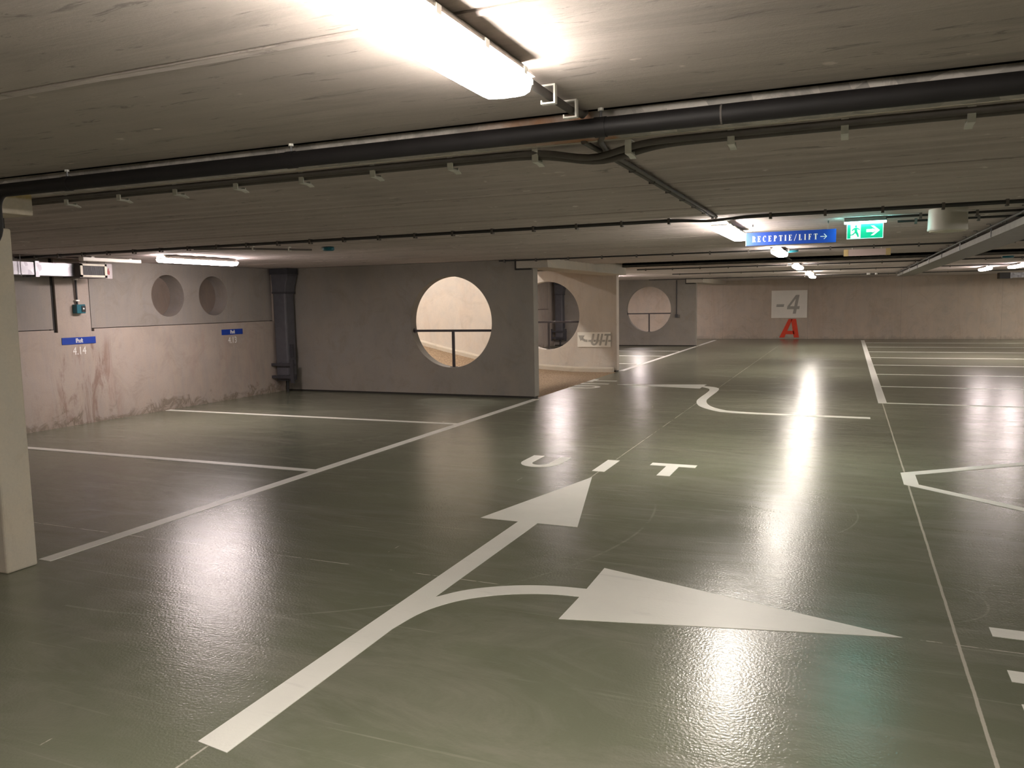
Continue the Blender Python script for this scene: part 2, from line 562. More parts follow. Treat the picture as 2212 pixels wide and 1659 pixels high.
def ribbed(name, y0, y1, z=H):
    ys = []
    y = y0
    joints = [3.5 + 1.42 * k for k in range(-1, 22)]
    while y < y1 - 1e-6:
        ys.append(y)
        y += .0294
    ys.append(y1)
    prof = []
    for y in ys:
        zz = z + .007 + .007 * math.cos(2 * PI * y / .2353)
        prof.append((y, zz))
    for j in joints:
        if y0 + .1 < j < y1 - .1:
            prof = [p for p in prof if abs(p[0] - j) > .014]
            prof += [(j - .010, z + .003), (j - .007, z + .03), (j + .007, z + .03), (j + .010, z + .003)]
    prof.sort()
    # above a ramp mouth the slab only reaches the lintel
    segs = [(-14.0, 13.0)]
    mb = MB()
    for x0, x1 in segs:
        n = len(prof)
        vs = [(x0, y, zz) for y, zz in prof] + [(x1, y, zz) for y, zz in prof]
        fs = [(i, i + 1, n + i + 1, n + i) for i in range(n - 1)]
        mb.faces(vs, fs)
    mb.box(-14, 13, y0, y1, z + .05, z + .25)
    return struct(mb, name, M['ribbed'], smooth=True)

ribbed('ceiling_middle', 3.44, 12.35)
# the ramp mouth: the slab runs on over the drive only
mb = MB()
def ribbed_part(mb, x0, x1, y0, y1, z=H):
    prof = []
    y = y0
    while y < y1:
        prof.append((y, z + .007 + .007 * math.cos(2 * PI * y / .2353)))
        y += .0294
    prof.append((y1, z))
    for j in [3.5 + 1.42 * k for k in range(0, 22)]:
        if y0 + .1 < j < y1 - .1:
            prof = [p for p in prof if abs(p[0] - j) > .014]
            prof += [(j - .010, z + .003), (j - .007, z + .03), (j + .007, z + .03), (j + .010, z + .003)]
    prof.sort()
    n = len(prof)
    mb.faces([(x0, y, zz) for y, zz in prof] + [(x1, y, zz) for y, zz in prof], [(i, i + 1, n + i + 1, n + i) for i in range(n - 1)])
    mb.box(x0, x1, y0, y1, z + .05, z + .25)
    return mb
ribbed_part(mb, -6.9, 13, 12.35, 14.75)
ribbed_part(mb, -4.5, 13, 16.8, 17.45)
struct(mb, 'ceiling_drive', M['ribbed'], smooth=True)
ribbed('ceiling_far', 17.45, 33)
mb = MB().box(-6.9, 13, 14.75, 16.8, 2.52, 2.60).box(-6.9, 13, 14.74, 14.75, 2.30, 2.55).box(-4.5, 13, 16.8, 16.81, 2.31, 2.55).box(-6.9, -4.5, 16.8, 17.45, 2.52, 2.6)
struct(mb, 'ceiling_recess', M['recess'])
struct(MB().box(-4.5, 13, 15.3, 15.8, 2.40, 2.43).box(-4.5, 13, 15.53, 15.57, 2.43, 2.52), 'trim_6', M['flange'])

# left wall: lower wall, recessed upper panels, pilaster, two blind round openings
T = .35
mb = MB()
mb.box(XW - T, XW, -9, 12.45, 0, 1.30)
mb.box(XW - T, XW - .012, -9, 7.51, 1.30, 1.335).box(XW - T, XW - .012, 8.14, 12.0, 1.30, 1.335)
mb.box(XW - T, XW - .01, 7.57, 8.09, 1.30, H)
mb.box(XW - T, XW - .005, 12.0, 12.45, 1.30, H)
struct(mb, 'wall_left', M['wall'])
mb = MB()
xp = XW - .035
mb.box(XW - T, xp, -9, 7.52, 1.345, H)
mb.box(XW - T, xp, 8.12, 8.9, 1.345, H)
plate_hole(mb, 8.9, 10.03, 1.345, H, 9.54, 1.80, .33, 'yz', xp, xp - .31, 64, through=False)
plate_hole(mb, 10.03, 11.2, 1.345, H, 10.52, 1.80, .33, 'yz', xp, xp - .28, 64, through=False)
mb.box(XW - T, xp, 11.2, 11.985, 1.345, H)
struct(mb, 'wall_left_panel', M['panel'])
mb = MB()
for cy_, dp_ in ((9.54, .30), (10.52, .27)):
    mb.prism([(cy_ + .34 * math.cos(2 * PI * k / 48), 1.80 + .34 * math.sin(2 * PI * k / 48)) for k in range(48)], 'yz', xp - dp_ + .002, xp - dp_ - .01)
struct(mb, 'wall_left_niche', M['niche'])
struct(MB().box(XW - T - .05, XW - .07, -9, 12.1, 1.28, H - .01), 'wall_left_core', M['dark']) if False else None
struct(MB().box(XW - .09, XW - .045, 7.50, 7.575, 1.30, H).box(XW - .09, XW - .045, 8.085, 8.13, 1.30, H).box(XW - .09, XW - .045, 11.98, 12.0, 1.31, H), 'trim_7', M['dark'])
# left wall beyond the ramp mouth
mb = MB()
mb.box(XW - T, XW, 17.45, 33, 0, 1.33).box(XW - T, XW - .035, 17.45, 33, 1.345, H).box(XW - T, XW - .01, 26.9, 27.5, 1.33, H)
struct(mb, 'wall_left_far', M['wall'])

# partitions with round openings
def partition(name, y0, y1, hx, x1=-4.78, mat='part', hole=True, top=2.306):
    mb = MB()
    if hole:
        plate_hole(mb, XW, x1, .028, top, hx, 1.28, .785, 'xz', y0, y1)
    else:
        mb.box(XW, x1, y0, y1, .0, top)
    return struct(mb, name, M[mat], smooth=True, bevel=.006)
partition('wall_partition_near', 12.25, 12.45, -6.33)
partition('wall_partition_ramp', 17.35, 17.55, -6.44, mat='rampwall')  # paler than the other partitions, ramp light put into the colour
partition('wall_partition_far', 27.45, 27.65, -6.42)
struct(MB().box(XW, -4.80, 12.265, 12.44, 0, .03).box(XW, -4.80, 17.36, 17.54, 0, .03).box(XW, -4.80, 27.465, 27.64, 0, .03), 'baseboard_left', M['dark'])
mb = MB().box(XW, -4.7, 3.13, 3.33, 0, 2.10)
struct(mb, 'wall_column', M['column'], bevel=.012)
# ramp enclosure, open and tall beyond the slab edge
mb = MB().box(-16, XW, 17.35, 17.6, -.2, 4.2).box(XW, -6.9, 17.35, 17.55, 2.285, 4.2)
struct(mb, 'wall_ramp_right', M['rampwall'])
mb = MB().box(-16, XW - T, 12.25, 12.45, -.2, 4.2).box(XW - T, -6.9, 12.25, 12.45, 2.55, 4.2).box(-16.2, -16, 12.25, 17.6, -.2, 4.2).box(-6.95, -6.9, 12.45, 17.35, 2.6, 4.2)
struct(mb, 'wall_ramp_left', M['rampwall'])
struct(MB().box(-16.2, -6.9, 12.2, 17.6, 4.2, 4.4), 'ceiling_ramp', M['rampwall'])
# partition two wears the ramp wall's paler colour, so it reads as one bright wall
# lintel blocks over the partition ends
struct(MB().box(-5.05, -4.50, 12.17, 17.12, 2.155, 2.375), 'trim_8', M['lintel'], bevel=.008)
struct(MB().box(-5.08, -5.05, 12.18, 12.26, 2.13, 2.31).box(-5.05, -4.80, 12.18, 12.26, 2.13, 2.155).box(-5.08, -5.05, 27.1, 27.46, 2.12, 2.31).box(-5.05, -4.80, 27.1, 27.46, 2.12, 2.15), 'trim_13', M['dark'])  # dark strips standing in for the shadow round the lintel fronts
struct(MB().box(-5.05, -4.50, 27.07, 32.7, 2.15, 2.34), 'trim_9', M['lintel'], bevel=.008)
struct(MB().box(-5.05, -4.50, -9, 3.335, 2.165, 2.295), 'trim_10', M['cap'], bevel=.008)
struct(MB().box(-4.98, -4.74, 3.14, 3.32, 2.10, 2.165).box(-4.98, -4.82, 12.27, 12.43, 2.12, 2.155), 'trim_11', M['dark'])
# far, right and rear walls
struct(MB().box(-14, 13, 32.7, 33, 0, H + .1), 'wall_far', M['far'])
mb = MB()
for x_ in (-4.63, -1.43, 1.79, 5.0):
    mb.box(x_ - .006, x_ + .006, 32.697, 32.70, 0, H)
struct(mb, 'trim_12', M['wall'])
struct(MB().box(13, 13.3, -9, 33, 0, H + .1), 'wall_right', M['far'])
struct(MB().box(-14, 13, -9.3, -9, 0, H + .1), 'wall_rear', M['far'])

# ------------------------------------------------------------------ floor markings
Z0, Z1 = .0, .0025
def smooth_line(p, it=2):
    for _ in range(it):
        q = [p[0]]
        for (xa, ya), (xb, yb) in zip(p, p[1:]):
            q += [(xa * .75 + xb * .25, ya * .75 + yb * .25), (xa * .25 + xb * .75, ya * .25 + yb * .75)]
        p = q + [p[-1]]
    return p
def marking(name, label, polys, group=None, cat='floor marking'):
    mb = MB()
    for k, p in enumerate(polys):
        mb.prism(p, 'xy', Z0, Z1 + .0002 * k)
    return tag(mb.build(name, M['paint']), label, cat, group)
def rect(x0, x1, y0, y1):
    return [(x0, y0), (x1, y0), (x1, y1), (x0, y1)]
LG = 'white bay lines'
marking('painted_line', 'long white line along the left bays, up to the first partition', [rect(-4.79, -4.68, 3.40, 12.17)], LG)
marking('painted_line', 'white line along the far left bays, behind the ramp mouth', [rect(-4.80, -4.69, 17.62, 27.44)], LG)
marking('painted_line', 'short white line left of the far wall, past the last partition', [rect(-4.80, -4.69, 27.7, 31.5)], LG)
marking('painted_line', 'white bay divider on the left nearest the concrete column', [rect(XW, -4.79, 6.21, 6.31)], LG)
marking('painted_line', 'white bay divider on the left, running to below the sign 4.13', [rect(XW, -4.79, 9.31, 9.41)], LG)
for y_, t_ in ((19.67, 'white bay divider behind the ramp partition, nearest of three'), (22.49, 'white bay divider behind the ramp partition, middle of three'), (24.7, 'white bay divider behind the ramp partition, farthest of three')):
    marking('painted_line', t_, [rect(XW, -4.80, y_ - .05, y_ + .05)], LG)
marking('painted_line', 'broad white bar along the ends of the right-hand bays', [rect(.445, .565, 13.0, 31.7)], LG)
ords = ['nearest', 'second nearest', 'third nearest', 'fourth nearest', 'fourth farthest', 'third farthest', 'second farthest', 'farthest']
for k, o_ in enumerate(ords):
    y_ = 13.04 + 2.411 * k
    marking('painted_line', o_ + ' of the eight white bay dividers on the right', [rect(.565, 6.6, y_ - .045, y_ + .045)], 'right-hand bay dividers')
# forked arrow in the foreground
shaft = [(-2.185, 2.11), (-2.03, 2.09), (-2.04, 3.25), (-2.045, 5.25), (-2.195, 5.25)]
up = [(-2.05, 3.70), (-1.95, 3.855), (-1.80, 3.97), (-1.65, 4.045), (-1.49, 4.09), (-1.31, 4.105)]
lo = [(-1.31, 3.98), (-1.44, 3.97), (-1.57, 3.935), (-1.72, 3.865), (-1.86, 3.755), (-1.95, 3.64), (-2.02, 3.48), (-2.045, 3.25)]
marking('painted_arrow', 'large forked white arrow in the foreground, one head ahead and one to the right',
        [[(-2.185, 2.11), (-2.195, 5.25), (-2.50, 5.25), (-2.12, 6.83), (-1.74, 5.25), (-2.045, 5.25)] + smooth_line(up) +
         [(-1.315, 4.475), (.27, 4.01), (-1.315, 3.655)] + smooth_line(lo) + [(-2.03, 2.09)]])
# far arrow: comes from the right, bends forward, head to the left
L_ = [(.3, 11.29), (-1.54, 11.33), (-1.83, 11.62), (-2.05, 12.0), (-2.17, 12.5), (-2.2, 12.9), (-2.2, 14.0), (-2.26, 14.4), (-2.43, 14.63)]
R_ = [(.3, 11.44), (-1.47, 11.48), (-1.76, 11.80), (-1.93, 12.15), (-2.03, 12.6), (-2.06, 12.95), (-2.06, 14.2), (-2.13, 14.6), (-2.43, 14.83)]
marking('painted_arrow', 'far white arrow whose shaft bends before pointing left to the ramp',
        [smooth_line(L_) + [(-2.43, 14.37), (-4.05, 14.72), (-2.42, 15.08)] + smooth_line(R_[::-1])])
# chevron outline
ch = [[(.47, 7.39), (.47, 7.88), (3.0, 9.86), (3.0, 9.72), (.585, 7.825), (.585, 7.42), (3.0, 5.32), (3.0, 5.19)]]
marking('painted_arrow', 'outlined white arrow head at the right edge, pointing left', ch)

def letters(label, gl):
    t = thing('painted_lettering', label, 'lettering')
    for polys in gl:
        mb = MB()
        for k, p in enumerate(polys):
            mb.prism(p, 'xy', Z0, Z1 + .0002 * k)
        mb.build('letter', M['paint'], t)
    return t
def uit(tf, ws=1.0):
    """U, I, T in reading coordinates (u right, v up, 0..1 high), mapped to the floor"""
    def U(u0, w_, st):
        ro = w_ / 2
        n = 12
        out = [tf(u0, 1), tf(u0 + st, 1)]
        outer = [(u0 + ro - ro * math.cos(PI * i / n), .42 - .42 * math.sin(PI * i / n)) for i in range(n + 1)]
        inner = [(u0 + ro - (ro - st) * math.cos(PI * i / n), .42 - (.42 - st * .9 / ws) * math.sin(PI * i / n)) for i in range(n + 1)]
        return [[tf(u0, 1)] + [tf(*p) for p in outer] + [tf(u0 + w_, 1), tf(u0 + w_ - st, 1)] + [tf(*p) for p in inner[::-1]] + [tf(u0 + st, 1)]]
    def B(u0, u1, v0, v1):
        return [tf(u0, v0), tf(u1, v0), tf(u1, v1), tf(u0, v1)]
    def TT(a, b, c_, d_, v):
        return [tf(*p) for p in ((a, 1), (a, v), (b, v), (b, 0), (c_, 0), (c_, v), (d_, v), (d_, 1))]
    return U, B, TT
hh = .55
U, B, TT = uit(lambda u, v: (u, 7.09 + v * hh), hh)
letters('white letters UIT on the floor ahead of the forked arrow', [U(-3.0, .41, .115), [B(-2.20, -2.08, 0, 1)], [TT(-1.745, -1.585, -1.465, -1.31, .78)]])
U, B, TT = uit(lambda u, v: (-4.23 - v * hh, 13.93 + u), hh)
letters('white letters UIT on the floor at the mouth of the ramp', [U(0, .48, .105), [B(.77, .88, 0, 1)], [TT(1.17, 1.35, 1.46, 1.66, .80)]])
U, B, TT = uit(lambda u, v: (1.23 - v * .57, 4.28 - u), .57)
letters('white letters cut by the lower right edge of the picture', [U(0, .59, .11), [B(.79, .89, 0, 1)], [TT(1.17, 1.35, 1.46, 1.66, .80)]])

# ------------------------------------------------------------------ lamps
def ring_u(w_, z0, z1, inset, y):
    """cross-section: flat top at z1, rounded bottom at z0"""
    hw = w_ / 2
    p = [(hw, z1), (hw, z1 - (z1 - z0) * .35), (hw * .90, z0 + (z1 - z0) * .22), (hw * .66, z0 + (z1 - z0) * .04), (hw * .3, z0), (-hw * .3, z0), (-hw * .66, z0 + (z1 - z0) * .04), (-hw * .90, z0 + (z1 - z0) * .22), (-hw, z1 - (z1 - z0) * .35), (-hw, z1)]
    return [(x_ * (1 - inset), y, z1 + (z_ - z1) * (1 - inset)) for x_, z_ in p]
def lamp(label, loc, L=1.5, W=.165, pink=False, rz=0, group='batten ceiling lamps', ramp=False):
    t = thing('ceiling_lamp', label, 'lamp', loc, group, rz)
    h = L / 2
    mb = MB()
    mb.loft([[(-.045, y, 0), (.045, y, 0), (W / 2 - .004, y, -.034), (W / 2 + .004, y, -.046), (-W / 2 - .004, y, -.046), (-W / 2 + .004, y, -.034)] for y in (-h + .02, h - .02)])
    mb.build('housing', M['housing'], t)
    mb = MB()
    mb.loft([ring_u(W, -.100, -.046, i, y) for y, i in ((-h, .30), (-h + .012, .12), (-h + .04, 0), (h - .04, 0), (h - .012, .12), (h, .30))])
    mb.build('diffuser', M['glow_ramp'] if ramp else M['glow_pink'] if pink else M['glow_warm'], t, smooth=True)
    for k in range(6):
        y = -h + .1 + (L - .2) * k / 5
        for s_ in (-1, 1):
            MB().box(s_ * (W / 2 + .001), s_ * (W / 2 + .007), y - .012, y + .012, -.058, -.036).build('clip', M['clip'], t)
    for y in (-h - .006, h):
        MB().box(-W / 2 + .012, W / 2 - .012, y, y + .006, -.060, -.046).build('end_cap', M['clip'], t)
    return t
XL = -1.07
LP = [
    ((-.945, 1.51, H), 'big bright batten lamp overhead at the top of the picture', False, 1.5),
    ((XL, 8.02, H), 'lit batten lamp left of the blue reception sign', False, 1.5),
    ((-.93, 12.15, H), 'small lit batten lamp beside the teal sensor, under the blue sign', False, 1.0),
    ((-1.01, 18.1, H), 'lit batten lamp hanging past the dark ceiling recess', False, 1.3),
    ((-1.0, 23.4, H), 'left one of the pair of small far lamps above the far drive', False, 1.3),
    ((-1.07, 27.0, H), 'right and farthest one of the pair of small far lamps', False, 1.2),
    ((-8.27, 8.53, H), 'lit batten lamp over the left bays, near the air grille', True, 1.38),
    ((3.2, 23.6, H), 'small lit lamp on the right, left of the galvanised duct', True, 1.2),
    ((3.62, 21.9, H), 'lit lamp cut by the right edge above the galvanised duct', True, 1.5),
]
for loc, lab, pk, len_ in LP:
    lamp(lab, loc, len_, pink=pk)
# unseen lamps added out of view to brighten the hall
OUT = [(-1.0, -4.6), (-8.3, -3.6), (5.6, -3.0), (5.9, 5.6), (-6.3, 21.9), (-7.2, 20.3), (-8.9, 20.6), (-7.4, 29.9), (9.5, 12), (9.5, 25), (9.5, 1), (6.6, 29.8), (6.4, 15.5)]
for k, (x_, y_) in enumerate(OUT):
    lamp('added batten ceiling lamp out of view brightening the car park', (x_, y_, H), pink=(x_ < -5), group='added lamps out of view')
for x_, y_ in ((-8.3, 14.6), (-11.2, 14.9)):  # unseen lamps added in the shaft to brighten the ramp wall
    lamp('unseen batten lamp added under the ceiling of the ramp shaft', (x_, y_, 4.2), group='added ramp shaft lamps', ramp=True)

# ------------------------------------------------------------------ pipes and conduits
t = thing('drain_pipe', 'thick black insulated pipe running below the ceiling from the column', 'pipe', (0, 2.88, 2.232))
path = [(7.5, 0, 0), (-4.09, 0, 0)] + [(-4.09 - .09 * math.sin(a), 0, -.09 + .09 * math.cos(a)) for a in [PI / 2 * k / 8 for k in range(1, 9)]]
path += [(-4.18, 0, -.17)] + [(-4.18 - .1 * (1 - math.cos(a)), 0, -.17 - .1 * math.sin(a)) for a in [PI / 2 * k / 6 for k in range(1, 7)]] + [(-4.9, -.02, -.28)]
MB().tube(path, .034, 20).build('pipe', M['pipe_foam'], t, smooth=True)
for x_ in (-3.62, -2.24, -.85, .53, 1.9, 3.3):
    MB().tube([(x_, 0, .068), (x_, 0, .03)], .005, 8).build('hanger_rod', M['galv'], t)
    MB().tube([(x_ - .022, 0, 0), (x_ + .022, 0, 0)], .0365, 20).build('pipe_clamp', M['pipe_foam'], t, smooth=True)
    MB().tube([(x_, 0, .068), (x_, 0, .058)], .011, 8).build('anchor', M['clip'], t)
for x_ in (-.42, ):
    MB().tube([(x_, 0, 0), (x_ + .006, 0, 0)], .0352, 20).build('joint_ring', M['conduit'], t)

def clip_mesh(mb, x_, y_, z_, s=1.0, ay='x', tail=True, n=0):
    """plastic saddle in one piece: plate on the ceiling, side arm, cup under the tube, little hooked tail"""
    w_ = .0105 * s
    a0, a1 = .022 * s, .028 * s
    zb, zt = z_ - .030 * s, H - .0005
    c_ = [(-a1, zb), (a0, zb), (a0, zb + .013 * s), (a0 - .004, zb + .013 * s), (a0 - .006, zb + .005 * s), (-a1 + .006 * s, zb + .005 * s), (-a1 + .006 * s, zt - .006), (a0, zt - .006), (a0, zt), (-a1, zt)]
    if tail:
        c_[1:3] = [(a0, zb - .001), (a0 + .02 * s, zb - .006 * s), (a0 + .021 * s, zb - .003 * s), (a0 + .002, zb + .005 * s)]
    if ay == 'x':
        mb.prism([(y_ + u_, v_) for u_, v_ in c_], 'yz', x_ - w_, x_ + w_)
    else:
        mb.prism([(x_ - u_, v_) for u_, v_ in c_], 'xz', y_ - w_, y_ + w_)
    return mb

def run(label, paths, clips, mat='conduit', cmat='clip', ay='x', rad=.011, s=1.0, tail=True, cz=None):
    """paths: polylines of tubes; clips: positions along the run"""
    x0, y0, z0 = paths[0][0]
    t = thing('conduit_run', label, 'conduit', (0, 0, H))
    for p in paths:
        MB().tube([(a, b, c_ - H) for a, b, c_ in p], rad, 10).build('conduit', M[mat], t, smooth=True)
    for k in clips:
        mb = MB()
        clip_mesh(mb, k[0], k[1], k[2], s, ay, tail)
        o = mb.build('clip', M[cmat], t)
        for v in o.data.vertices:
            v.co.z -= H
    return t
def sag(xs, y, z, cx, depth, wd, dy=0):
    return [(x_, y + dy * math.exp(-((x_ - cx) / wd) ** 2), z - depth * math.exp(-((x_ - cx) / wd) ** 2)) for x_ in xs]
def fr(a, b, n):
    return [a + (b - a) * i / n for i in range(n + 1)]
xs = [-9.8, -5] + fr(-2.2, .2, 48) + [2, 8]
cx_near = [-4.40 + .437 * k for k in range(-2, 16)]
run('pair of grey conduits with white clips just beyond the black pipe',
    [sag(xs, 3.485, 2.283, -1.08, .036, .17, .05), sag(xs, 3.532, 2.277, -1.06, .04, .2, .06)], [(x_, 3.515, 2.279) for x_ in cx_near], s=1.35, rad=.0145)
y7 = 6.98
run('dark conduit crossing the ceiling above the lit left lamp and reception sign',
    [sag([-9.8, -5] + fr(-1.9, -.3, 40) + [2, 8], y7 + .02, 2.277, -1.1, .012, .2, .04), sag([-9.8, -5] + fr(-1.9, -.3, 40) + [2, 8], y7 - .012, 2.283, -1.1, .02, .2, .04)],
    [(-9.43 + .42 * k, y7, 2.279) for k in range(31) if abs(-9.43 + .42 * k + 1.1) > .15], mat='conduit_dark', cmat='conduit', tail=False)
run('short dark conduit behind the white round speaker, nearer one', [[(.28, 7.72, 2.28), (3.2, 7.72, 2.28)]], [(.55 + .42 * k, 7.72, 2.28) for k in range(5)], mat='conduit_dark', cmat='conduit', tail=False)
run('short dark conduit behind the white round speaker, farther one', [[(.40, 8.25, 2.28), (3.2, 8.25, 2.28)]], [(.55 + .5 * k, 8.25, 2.28) for k in range(4)], mat='conduit_dark', cmat='conduit', tail=False)
run('thin dark conduit crossing the ceiling just above the first partition', [[(-5.3, 12.05, 2.28), (8, 12.05, 2.28)]], [(-5.2 + .55 * k, 12.05, 2.28) for k in range(18)], mat='conduit_dark', cmat='conduit', tail=False, rad=.012)
run('thin dark conduit crossing the ceiling beyond the dark recess', [[(-4.4, 17.7, 2.28), (8, 17.7, 2.28)]], [(-4.2 + .6 * k, 17.7, 2.28) for k in range(14)], mat='conduit_dark', cmat='conduit', tail=False, rad=.013)
run('thin dark conduit in front of the far pair of lamps', [[(-4.4, 21.6, 2.28), (8, 21.6, 2.28)]], [(-4.2 + .8 * k, 21.6, 2.28) for k in range(10)], mat='conduit_dark', cmat='conduit', tail=False, rad=.013)
run('farthest thin conduit on the ceiling, over the last partition', [[(-6.3, 27.0, 2.28), (8, 27.0, 2.28)]], [(-6.1 + .8 * k, 27.0, 2.28) for k in range(12)], mat='conduit_dark', cmat='conduit', tail=False, rad=.013)
# lengthways conduits above the drive
p1 = [(-.915, 2.28, 2.268), (-.915, 2.74, 2.268), (-.917, 2.80, 2.279), (-.92, 2.88, 2.283), (-.922, 2.916, 2.297), (-.922, 2.917, 2.40)]
run('grey conduit with two white clips between the big lamp and the black pipe', [p1], [(-.915, 2.50, 2.268), (-.915, 2.72, 2.268)], ay='y', rad=.014, s=1.0, tail=False)
ys_ = [3.70 + .45 * k for k in range(8)]
run('grey double conduit going down the ceiling to the lamp left of the blue sign',
    [[(-.945, 3.12, 2.284), (-.96, 3.28, 2.281), (-1.0, 3.38, 2.284), (-1.04, 3.6, 2.285), (-1.04, 6.92, 2.285)], [(-1.07, 3.36, 2.284), (-1.07, 3.6, 2.286), (-1.07, 6.92, 2.286)]],
    [(-1.057, y_, 2.285) for y_ in ys_], ay='y', mat='conduit', cmat='conduit', rad=.012, s=.72, tail=False)
run('short dark conduit between the small lamp and the dark recess', [[(-.93, 12.45, 2.25), (-.93, 14.68, 2.25)]], [(-.93, 12.8, 2.25), (-.93, 13.6, 2.25)], ay='y', tail=False, mat='conduit_dark', cmat='conduit')
run('thin conduit branch feeding the teal sensor over the left bays', [[(-6.9, 7.04, 2.27), (-6.4, 7.35, 2.27), (-5.95, 7.95, 2.27)]], [(-6.35, 7.4, 2.275), (-6.1, 7.73, 2.275)], cmat='clip', tail=False, s=.8)

# ------------------------------------------------------------------ cable tray on the right
t = thing('cable_tray', 'long grey cable tray hanging along the ceiling on the right', 'cable tray', (1.53, 0, 2.178))
y0, y1 = 3.8, 26.8
mb = MB()
mb.faces([(-.19, y0, 0), (.19, y0, 0), (.19, y1 - .5, 0), (-.19, y1, 0), (-.19, y0, .004), (.19, y0, .004), (.19, y1 - .5, .004), (-.19, y1, .004)], [(0, 1, 2, 3), (4, 7, 6, 5), (0, 4, 5, 1), (1, 5, 6, 2), (2, 6, 7, 3), (3, 7, 4, 0)])
mb.build('tray_bottom', M['steel'], t)
MB().box(-.194, -.19, y0, y1, 0, .064).build('side_rail', M['steel_light'], t)
MB().box(.19, .194, y0, y1 - .5, 0, .064).build('side_rail', M['steel_light'], t)
for k, y in enumerate([6.5, 9.5, 12.0, 14.2, 16.4, 19, 21.5, 24]):
    MB().tube([(-.205, y, .0), (-.205, y, .122)], .006, 6).build('hanger_rod', M['galv'], t)
for x_ in (-.1, .02, .11):
    MB().tube([(x_, y0, .018), (x_, y1 - .6, .018)], .013, 8).build('cable', M['conduit_dark'], t)
run('dark conduit running along the left flank of the cable tray', [[(1.27, 3.9, 2.252), (1.27, 26.5, 2.252)]], [(1.27, 6.6 + .9 * k, 2.252) for k in range(20)], ay='y', mat='conduit_dark', cmat='conduit', s=.8, tail=False)

# ------------------------------------------------------------------ ceiling speaker, sensors, small things
t = thing('ceiling_speaker', 'round white drum speaker hanging right of the green exit sign', 'speaker', (.735, 7.50, H))
mb = MB()
prof_ = [(.0, 0), (.146, 0), (.148, -.006), (.150, -.160), (.143, -.168), (.0, -.168)]
prof_ = [(.143, 0), (.144, -.01), (.1475, -.155), (.150, -.168), (.146, -.176), (.138, -.178)]
mb.loft([[(r_ * math.cos(2 * PI * k / 40), r_ * math.sin(2 * PI * k / 40), z_) for k in range(40)] for r_, z_ in prof_])
mb.build('drum', M['white'], t, smooth=True)
mb = MB()
mb.loft([[(r_ * math.cos(2 * PI * k / 40), r_ * math.sin(2 * PI * k / 40), z_) for k in range(40)] for r_, z_ in ((.132, -.178), (.130, -.184), (.05, -.188))])
mb.build('grille', M['cream'], t, smooth=True)

def sensor(label, loc, rx=.075):
    t = thing('ceiling_sensor', label, 'sensor', loc, 'teal ceiling sensors')
    mb = MB().loft([[(a * rx * math.cos(2 * PI * k / 24), a * rx * .8 * math.sin(2 * PI * k / 24), z_) for k in range(24)] for a, z_ in ((.95, 0), (1, -.012), (1, -.03), (.8, -.042))])
    mb.build('cover', M['teal'], t, smooth=True)
    MB().box(-.10, -.07, -.02, .02, -.028, 0).build('cable_gland', M['clip'], t)
sensor('teal ceiling sensor over the left bays above the partition', (-5.80, 8.08, H))
sensor('teal ceiling sensor right of the small lamp below the blue sign', (-.79, 12.45, H), .10)
sensor('teal ceiling sensor at the far right near the tray', (2.72, 17.4, H), .10)
tag(MB().tube([(.53, 26.4, H), (.53, 26.4, H - .06)], .05, 12).build('ceiling_spot', M['ink']), 'left of two tiny white fittings on the far ceiling', 'fitting', 'tiny white fittings')
tag(MB().tube([(.75, 26.6, H), (.75, 26.6, H - .05)], .035, 12).build('ceiling_spot', M['ink']), 'right of two tiny white fittings on the far ceiling', 'fitting', 'tiny white fittings')

# ------------------------------------------------------------------ hanging signs
def serif(mb, ch, u, v, h, a, b):
    """condensed serif capitals built from stems, bars and bowls; returns the advance"""
    W = .58 * h
    st, sf = .19 * h, .06 * h
    def R(x0, x1, y0, y1):
        mb.prism([(u + x0 * h, v + y0 * h), (u + x1 * h, v + y0 * h), (u + x1 * h, v + y1 * h), (u + x0 * h, v + y1 * h)], 'xz', a, b)
    def Pq(*p):
        mb.prism([(u + x * h, v + y * h) for x, y in p], 'xz', a, b)
    def bowl(cx, cy, rx, ry, t1, t0, a0, a1, n=10):
        for i in range(n):
            q0, q1 = math.radians(a0 + (a1 - a0) * i / n), math.radians(a0 + (a1 - a0) * (i + 1) / n)
            Pq((cx + rx * math.cos(q0), cy + ry * math.sin(q0)), (cx + rx * math.cos(q1), cy + ry * math.sin(q1)),
               (cx + (rx - t1) * math.cos(q1), cy + (ry - t0) * math.sin(q1)), (cx + (rx - t1) * math.cos(q0), cy + (ry - t0) * math.sin(q0)))
    if ch in 'REPLIFT':
        sx = .10 if ch not in 'IT' else (.08 if ch == 'I' else .21)
        R(sx - .01, sx + .19, 0, 1)
        if ch != 'E' and ch != 'L':
            R(sx - .08, sx + .25, 0, .05)
        if ch != 'T':
            R(sx - .08, sx + .25, .95, 1)
    if ch in 'EL':
        R(.02, .50, 0, .06)
        R(.45, .52, 0, .24)
    if ch in 'EF':
        R(.02, .50, .94, 1)
        R(.45, .52, .77, 1)
        R(.2, .38, .48, .54)
        R(.36, .41, .40, .62)
    if ch in 'RP':
        bowl(.27, .73, .27, .27, .15, .06, -90, 90)
        R(.2, .28, .46, .52)
        R(.2, .28, .94, 1)
    if ch == 'R':
        Pq((.27, .48), (.42, .48), (.62, 0), (.44, 0))
    if ch == 'T':
        R(.0, .60, .94, 1)
        R(.0, .06, .76, 1)
        R(.54, .60, .76, 1)
    if ch == 'C':
        bowl(.33, .5, .31, .51, .17, .06, 55, 305, 20)
        R(.48, .53, .68, 1)
    if ch == '/':
        Pq((.0, -.08), (.09, -.08), (.45, 1.08), (.36, 1.08))
    return {'I': .42, '/': .5}.get(ch, .66) * h

